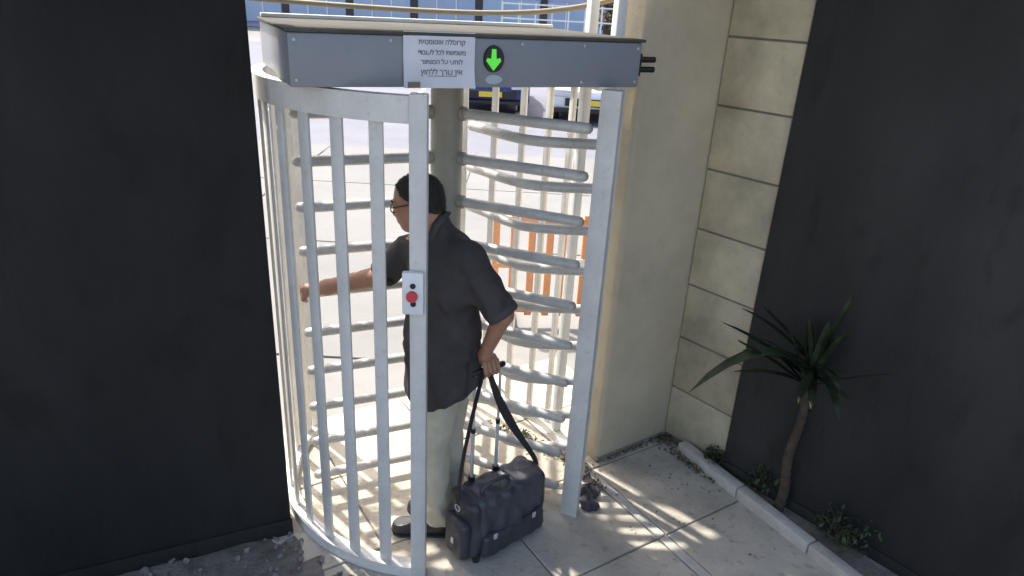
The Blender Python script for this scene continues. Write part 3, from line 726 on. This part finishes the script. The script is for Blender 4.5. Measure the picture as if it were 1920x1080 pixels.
# trolley handle
gh = bp(MB().tube([g0 - ga * .012, g1 + ga * .012], .0135, 14, round_end=True).mesh('trolley_handle'), 'trolley_handle', 'black')
for q in (g0, g1):
    bt = Vector((q.x, q.y, 0)) + (B(.15, .15, 0) - Vector((gc.x, gc.y, 0))) * 0
    bp(MB().tube([Vector((q.x, q.y, .20)), Vector((q.x, q.y, .60)), ], .0085, 12).mesh('trolley_tube'), 'trolley_tube', 'chrome', gh)
    bp(MB().tube([Vector((q.x, q.y, .60)), Vector((q.x, q.y, .882)), ], .0065, 12).mesh('trolley_tube'), 'trolley_tube', 'chrome', gh)
    bp(MB().tube([Vector((q.x, q.y, .585)), Vector((q.x, q.y, .607)), ], .0105, 12).mesh('tube_collar'), 'tube_collar', 'black', gh)
    bp(MB().tube([Vector((q.x, q.y, .32)), Vector((q.x, q.y, .352)), ], .016, 12).mesh('tube_collar'), 'tube_collar', 'black', gh)
# shoulder strap looped over the grip
def bez(P, n=22):
    P = [Vector(p) for p in P]; out = []
    for i in range(n + 1):
        t = i / n; Q = P[:]
        while len(Q) > 1: Q = [Q[j].lerp(Q[j + 1], t) for j in range(len(Q) - 1)]
        out.append(Q[0])
    return out
top = gc - gq * -.014 + zz * .016
sA = bez([top - ga * .03, g0 + gq * .03 - zz * .04, B(.03, .10, .62), B(-.015, BW_ / 2, .52), B(-.02, BW_ / 2, .30)])
sB = bez([top - ga * .01, gc + gq * .035 - zz * .06, B(.23, .13, .66), B(.36, .11, .46), B(BL + .012, BW_ / 2, .36), B(BL + .004, BW_ / 2, .295)])
bp(MB().ribbon(sA, .020, .004, bv).mesh('shoulder_strap'), 'shoulder_strap', 'strap')
bp(MB().ribbon(sB, [.022 + .020 * math.exp(-((i - 9) / 5) ** 2) for i in range(len(sB))], .006, bu).mesh('shoulder_strap'), 'shoulder_strap', 'strap')
for u in (-.02, BL + .008):
    bp(MB().tube([B(u, BW_ / 2 + .016 * math.cos(t), .292 + .016 * math.sin(t)) for t in np.linspace(0, 2 * math.pi, 15)], .003, 6).mesh('strap_ring'), 'strap_ring', 'chrome')

# ================================================================= things beyond the turnstile
def barrier(x, y, rz, label):
    t = empty('barrier', (x, y, 0), rz, label, 'barrier', 'orange barriers behind the turnstile')
    for z, h in ((.86, .05), (.50, .04), (.14, .05)):
        MB().box((0, 0, z), (1.16, .04, h)).build('rail', 'orange', t, bevel=.008)
    for i in range(9):
        MB().box((-.54 + i * .135, 0, .5), (.055, .03, .82)).build('slat', 'orange', t, bevel=.006)
    MB().box((0, -.024, .545), (1.06, .008, .05)).build('reflective_band', 'refl', t)
    for sx in (-.42, .42): MB().box((sx, 0, .04), (.09, .5, .08)).build('foot', 'rubber', t, bevel=.01)
barrier(.40, 4.95, R_(4), 'orange plastic barrier with white bands seen through the rotor arms')

def car(name, x, y, rz, paint, label):
    t = empty(name, (x, y, -.0135), rz, label, 'car', 'cars parked beyond the turnstile')
    # side profile (along local y, front towards -y), lofted over the width with tumblehome
    prof = [(-2.08, .34), (-2.1, .52), (-2.04, .68), (-1.2, .88), (-.98, .93), (-.25, 1.38), (.3, 1.46), (1.1, 1.42), (1.75, 1.02), (2.06, .96), (2.1, .6), (2.06, .34), (1.7, .2), (-1.75, .2)]
    secs = [(-.80, .93), (-.86, .97), (-.84, 1.0), (0, 1.015), (.84, 1.0), (.86, .97), (.80, .93)]
    m = MB(); n = len(prof); vs = []
    for k, (sx, sc) in enumerate(secs):
        for (py, pz) in prof:
            xx = sx * (1 - .22 * max(0, (pz - .9)) / .56 * (1 if abs(sx) > .1 else 0))
            vs.append((xx, py * (1 if abs(sx) < .8 else .985 if abs(sx) < .85 else .99), .34 + (pz - .34) * sc if pz > .34 else pz))
    fs = [tuple(range(n)), tuple(range(6 * n + n - 1, 6 * n - 1, -1))]
    for k in range(6):
        for i in range(n): fs.append((k * n + i, k * n + (i + 1) % n, (k + 1) * n + (i + 1) % n, (k + 1) * n + i))
    m.add(vs, fs).build('body', paint, t, bevel=.03, seg=2)
    def glassq(a, b, w0, w1, nm):
        (y0, z0), (y1, z1) = a, b; nn = Vector((0, -(z1 - z0), (y1 - y0))).normalized() * .018
        if nn.z < 0: nn = -nn
        q = [Vector((-w0, y0, z0)) + nn, Vector((w0, y0, z0)) + nn, Vector((w1, y1, z1)) + nn, Vector((-w1, y1, z1)) + nn]
        MB().add(q + [v - nn * 1.6 for v in q], [(0, 1, 2, 3), (7, 6, 5, 4), (0, 4, 5, 1), (1, 5, 6, 2), (2, 6, 7, 3), (3, 7, 4, 0)]).build(nm, 'glass', t)
    glassq((-.90, .985), (-.30, 1.355), .66, .60, 'windscreen'); glassq((1.22, 1.36), (1.68, 1.075), .60, .66, 'rear_window')
    for s in (-1, 1):
        for (y0, y1, y2, y3) in ((-.72, .22, .22, -.28), (.28, 1.35, 1.05, .28)):
            q = [(s * .845, y0, .95), (s * .845, y1, .95), (s * .735, y2, 1.36), (s * .735, y3, 1.36)]
            MB().add([Vector(v) for v in q] + [Vector(v) + Vector((s * .012, 0, .006)) for v in q], [(0, 1, 2, 3), (7, 6, 5, 4), (0, 4, 5, 1), (1, 5, 6, 2), (2, 6, 7, 3), (3, 7, 4, 0)]).build('side_window', 'glass', t)
        for yy in (-1.32, 1.3):
            w = MB().tube([(s * .66, yy, .31), (s * .87, yy, .31)], .31, 28).build('wheel', 'tyre', t, bevel=.03)
            MB().tube([(s * .80, yy, .31), (s * .882, yy, .31)], .2, 20).build('rim', 'rim', w, bevel=.01)
        MB().box((s * .62, -2.085, .64), (.34, .06, .13), s * .12).build('headlight', 'lamp', t, bevel=.02)
        MB().box((s * .66, 2.07, .78), (.26, .07, .16)).build('tail_light', 'redlamp', t, bevel=.02)
        MB().box((s * .93, -.72, .98), (.16, .08, .12)).build('mirror', paint, t, bevel=.02)
    MB().box((0, -2.1, .46), (1.1, .05, .16)).build('grille', 'black', t, bevel=.015)
    MB().box((0, -2.128, .46), (.5, .012, .11)).build('number_plate', 'plate', t); MB().box((0, 2.112, .55), (.5, .012, .11)).build('number_plate', 'plate', t)
    MB().box((0, -2.09, .29), (1.6, .1, .08)).build('bumper', 'black', t, bevel=.02)
    return t
car('parked_car', -.85, 17.6, R_(4), 'carblue', 'dark blue car parked in the lot, partly hidden by the header')
car('parked_car', 1.55, 17.0, R_(-3), 'carwhite', 'white car parked in the lot right of the blue car')

# far office building
fb = empty('office_building', (-9, 46, 0), label='low office building with pale blue panels far behind the turnstile', cat='building')
MB().box((0, 3, 4.4), (44, 5.6, 8.8)).build('wall', 'lilacpanel', fb)
for i in range(-5, 6):
    for j in range(3):
        MB().box((i * 4.0, .13, 1.35 + j * 2.7), (3.5, .16, 2.05)).build('facade_panel', 'bluepanel', fb)
        for k in (-.6, .6): MB().box((i * 4.0 + k * 1.0, .035, 1.35 + j * 2.7), (.07, .06, 2.05)).build('mullion', 'white_paint', fb)
    MB().box((i * 4.0 + 2.0, .16, 4.3), (.42, .2, 8.4)).build('dark_bay', 'darkgap', fb)
MB().box((0, 2.9, 8.95), (44.6, 6.2, .3)).build('roof', 'fascia', fb)

# white railing at the end of the parking lot
wf = empty('railing', (3.3, 27, 0), label='white metal railing at the far end of the parking lot', cat='railing')
for z in (.5, 1.15, 1.75, 2.25): MB().box((0, 0, z), (8.4, .05, .05)).build('rail', 'white_paint', wf)
for i in range(15): MB().box((-4.2 + i * .6, 0, 1.15), (.045, .045, 2.3)).build('post', 'white_paint', wf)

# small brown tree beyond the railing
tr = empty('tree', (3.4, 31, 0), label='small brownish tree beyond the white railing', cat='tree')
tk = MB().tube([(0, 0, 0), (.05, 0, .8), (-.05, .05, 1.6), (.1, 0, 2.4)], [.13, .1, .08, .03], 10)
for k in range(7):
    a = k * 2.4; z = 1.0 + .18 * k; tk.tube([(0, 0, z), (.5 * math.cos(a), .5 * math.sin(a), z + .5), (.85 * math.cos(a), .85 * math.sin(a), z + .75)], [.05, .03, .01], 6)
tk.build('trunk', 'bark', tr, smooth=True)
cr = MB()
for k in range(2600):
    v = Vector((random.gauss(0, 1), random.gauss(0, 1), random.gauss(0, 1))).normalized() * random.random() ** .4
    c = Vector((v.x * 1.05, v.y * 1.05, 2.35 + v.z * 1.0))
    if noise.noise(c * 1.9) < -.08: continue
    a = Vector((random.gauss(0, 1), random.gauss(0, 1), random.gauss(0, 1))).normalized() * .075; b_ = a.orthogonal().normalized() * .035
    cr.add([c - a, c + b_, c + a, c - b_], [(0, 1, 2, 3)])
cr.build('crown', 'treeleaf', tr)

# hose slung behind the header
hp = bez([(-2.2, 3.75, 2.34), (-1.35, 3.75, 2.265), (-.9, 3.75, 2.29), (-.2, 3.75, 2.285), (.15, 3.75, 2.20), (.45, 3.75, 2.42), (.70, 3.75, 2.46)], 40)
tag(MB().tube(hp, .013, 10).build('hose', 'cable', smooth=True), 'tan hose slung across behind the header box', 'hose')

# weeds, litter, sword-leaf plant, rag
def blade(m, base, d, L, w, droop, n=7):
    d = Vector(d).normalized(); sd_ = d.cross(Vector((0, 0, 1))); sd_ = sd_.normalized() if sd_.length > .01 else Vector((1, 0, 0))
    pts = [Vector(base) + d * L * (i / n) + Vector((0, 0, -droop * (i / n) ** 2)) for i in range(n + 1)]
    k = len(m.v)
    for i, p in enumerate(pts):
        t = i / n; ww = w * (.55 + .9 * t) * (1 - t) ** .6 * 1.15 + .0008
        nn = sd_.cross(d).normalized()
        m.v += [tuple(p - sd_ * ww), tuple(p - nn * ww * .35), tuple(p + sd_ * ww), tuple(p + nn * .003)]
    for i in range(n):
        for j in range(4): m.f.append((k + i * 4 + j, k + i * 4 + (j + 1) % 4, k + i * 4 + 4 + (j + 1) % 4, k + i * 4 + 4 + j))
def sword(x, y, z, h, leaves, label):
    t = empty('sword_plant', (x, y, z), 0, label, 'plant', 'plants in the bed by the right wall')
    MB().tube([(.01 * math.sin(k * .3), 0, -.02 + (h + .02) * k / 40) for k in range(41)], [(.026 - .0002 * k) * (1.12 if k % 2 else .94) for k in range(41)], 12).build('stem', 'bark', t, smooth=True)
    for (az, el, L, w, dr) in leaves:
        m = MB(); blade(m, (0, 0, h * (.95 if w > .05 else random.uniform(.8, 1))), (math.cos(R_(az)) * math.cos(R_(el)), math.sin(R_(az)) * math.cos(R_(el)), math.sin(R_(el))), L, w, dr)
        m.build('leaf', 'leafdark', t, smooth=True)
    return t
lv = [(180, 38, 0.70, .055, 0.60)] + [(random.uniform(150, 300), random.uniform(15, 80), random.uniform(.35, .55), .026, random.uniform(.04, .2)) for k in range(26)]
sword(1.414, 2.865, .028, .86, [(az, el, L, w, d_) for az, el, L, w, d_ in lv], 'dark sword-leaved plant by the right wall, one leaf reaching towards the pillar')
def shrub(x, y, r, h, label, mname='leaf', nl=260):
    t = empty('low_shrub', (x, y, .02), 0, label, 'shrub', 'low shrubs in the bed by the right wall')
    st = MB(); lf = MB()
    for k in range(9):
        a = random.uniform(0, 6.28); st.tube([(0, 0, 0), (r * .4 * math.cos(a), r * .4 * math.sin(a), h * .5), (r * .8 * math.cos(a), r * .8 * math.sin(a), h * .85)], [.006, .004, .002], 5)
    for k in range(nl):
        v = Vector((random.gauss(0, 1), random.gauss(0, 1), random.gauss(0, 1))).normalized() * random.random() ** .45
        c = Vector((v.x * r, v.y * r, h * .55 + v.z * h * .5)); a = Vector((random.gauss(0, 1), random.gauss(0, 1), random.gauss(0, .6))).normalized() * random.uniform(.012, .022); b_ = a.cross(Vector((random.random(), random.random(), 1))).normalized() * a.length * .45
        lf.add([c - a, c + b_, c + a, c - b_], [(0, 1, 2, 3)])
    st.build('stems', 'bark', t); lf.build('foliage', mname, t)
q = K0 + KD * .22 + KN * .07
shrub(q.x, q.y, .09, .11, 'small low green shrub where the kerb meets the block wall')
q = K0 + KD * .50 + KN * .13
shrub(q.x, q.y, .13, .17, 'bushier low shrub below the sword-leaved plant', nl=380)
q = K0 + KD * .95 + KN * .16
shrub(q.x, q.y, .16, .20, 'low shrub nearest the camera in the right bed', nl=420)
lt = MB()
def scatter(c, sx, sy, rz, nn, sz):
    for k in range(nn):
        x, y = random.gauss(0, sx), random.gauss(0, sy); cc, ss = math.cos(rz), math.sin(rz)
        p = Vector((c[0] + x * cc - y * ss, c[1] + x * ss + y * cc, random.uniform(.004, .02)))
        a = Vector((random.gauss(0, 1), random.gauss(0, 1), random.gauss(0, .45))).normalized() * sz * random.uniform(.5, 1.3); b_ = a.cross(Vector((0, random.gauss(0, .3), 1))).normalized() * a.length * .5
        lt.add([p - a, p + b_ + Vector((0, 0, .004)), p + a, p - b_], [(0, 1, 2, 3)])
scatter((.20, 3.33), .16, .035, R_(-35), 200, .014); scatter((.45, 3.10), .05, .03, R_(-57), 70, .010); scatter((.75, 3.36), .14, .012, R_(36), 170, .009)
scatter((.93, 3.47), .035, .03, 0, 120, .012); scatter((1.03, 3.27), .12, .022, R_(-57), 160, .011); scatter((1.1, 2.9), .3, .2, 0, 60, .008); scatter((.52, 2.99), .03, .012, R_(-57), 30, .009)
tag(lt.build('leaf_litter', 'dry'), 'dry leaf litter along the foot of the walls', 'leaf litter', kind='stuff')
def weed(x, y, h, nn, label):
    t = empty('weed', (x, y, 0), 0, label, 'weed', 'weeds at the foot of the cage'); m = MB()
    for k in range(nn):
        a = random.uniform(0, 6.28); blade(m, (random.gauss(0, .015), random.gauss(0, .015), 0), (math.cos(a), math.sin(a), random.uniform(.4, 2)), h * random.uniform(.5, 1.1), .005, h * .35, 5)
    m.build('blades', 'leaf', t)
weed(.10, 3.40, .09, 26, 'small weed at the foot of the rear bars'); weed(.27, 3.28, .07, 22, 'weed behind the right post'); weed(-.02, 3.43, .06, 18, 'tiny weed left of the rear bars')
G = Grid((.33, 2.74, -.01), (.57, 3.04, .1), .004)
for k in range(9):
    t = k / 8; c = Vector((.425, 2.825, 0)).lerp(Vector((.475, 2.955, 0)), t)
    G.ell((c.x + random.gauss(0, .012), c.y + random.gauss(0, .012), .010), (random.uniform(.028, .05), random.uniform(.028, .045), random.uniform(.015, .03)), .012)
X, Y, Z = G.full(); G.d = np.maximum(G.d + fold(X, Y, Z, .006, 2.2, 1.3), .0045 - Z)
tag(link('rag', G.mesh('rag'), 'rag', None, True), 'small dark crumpled heap on the paving beside the right post', 'rag')
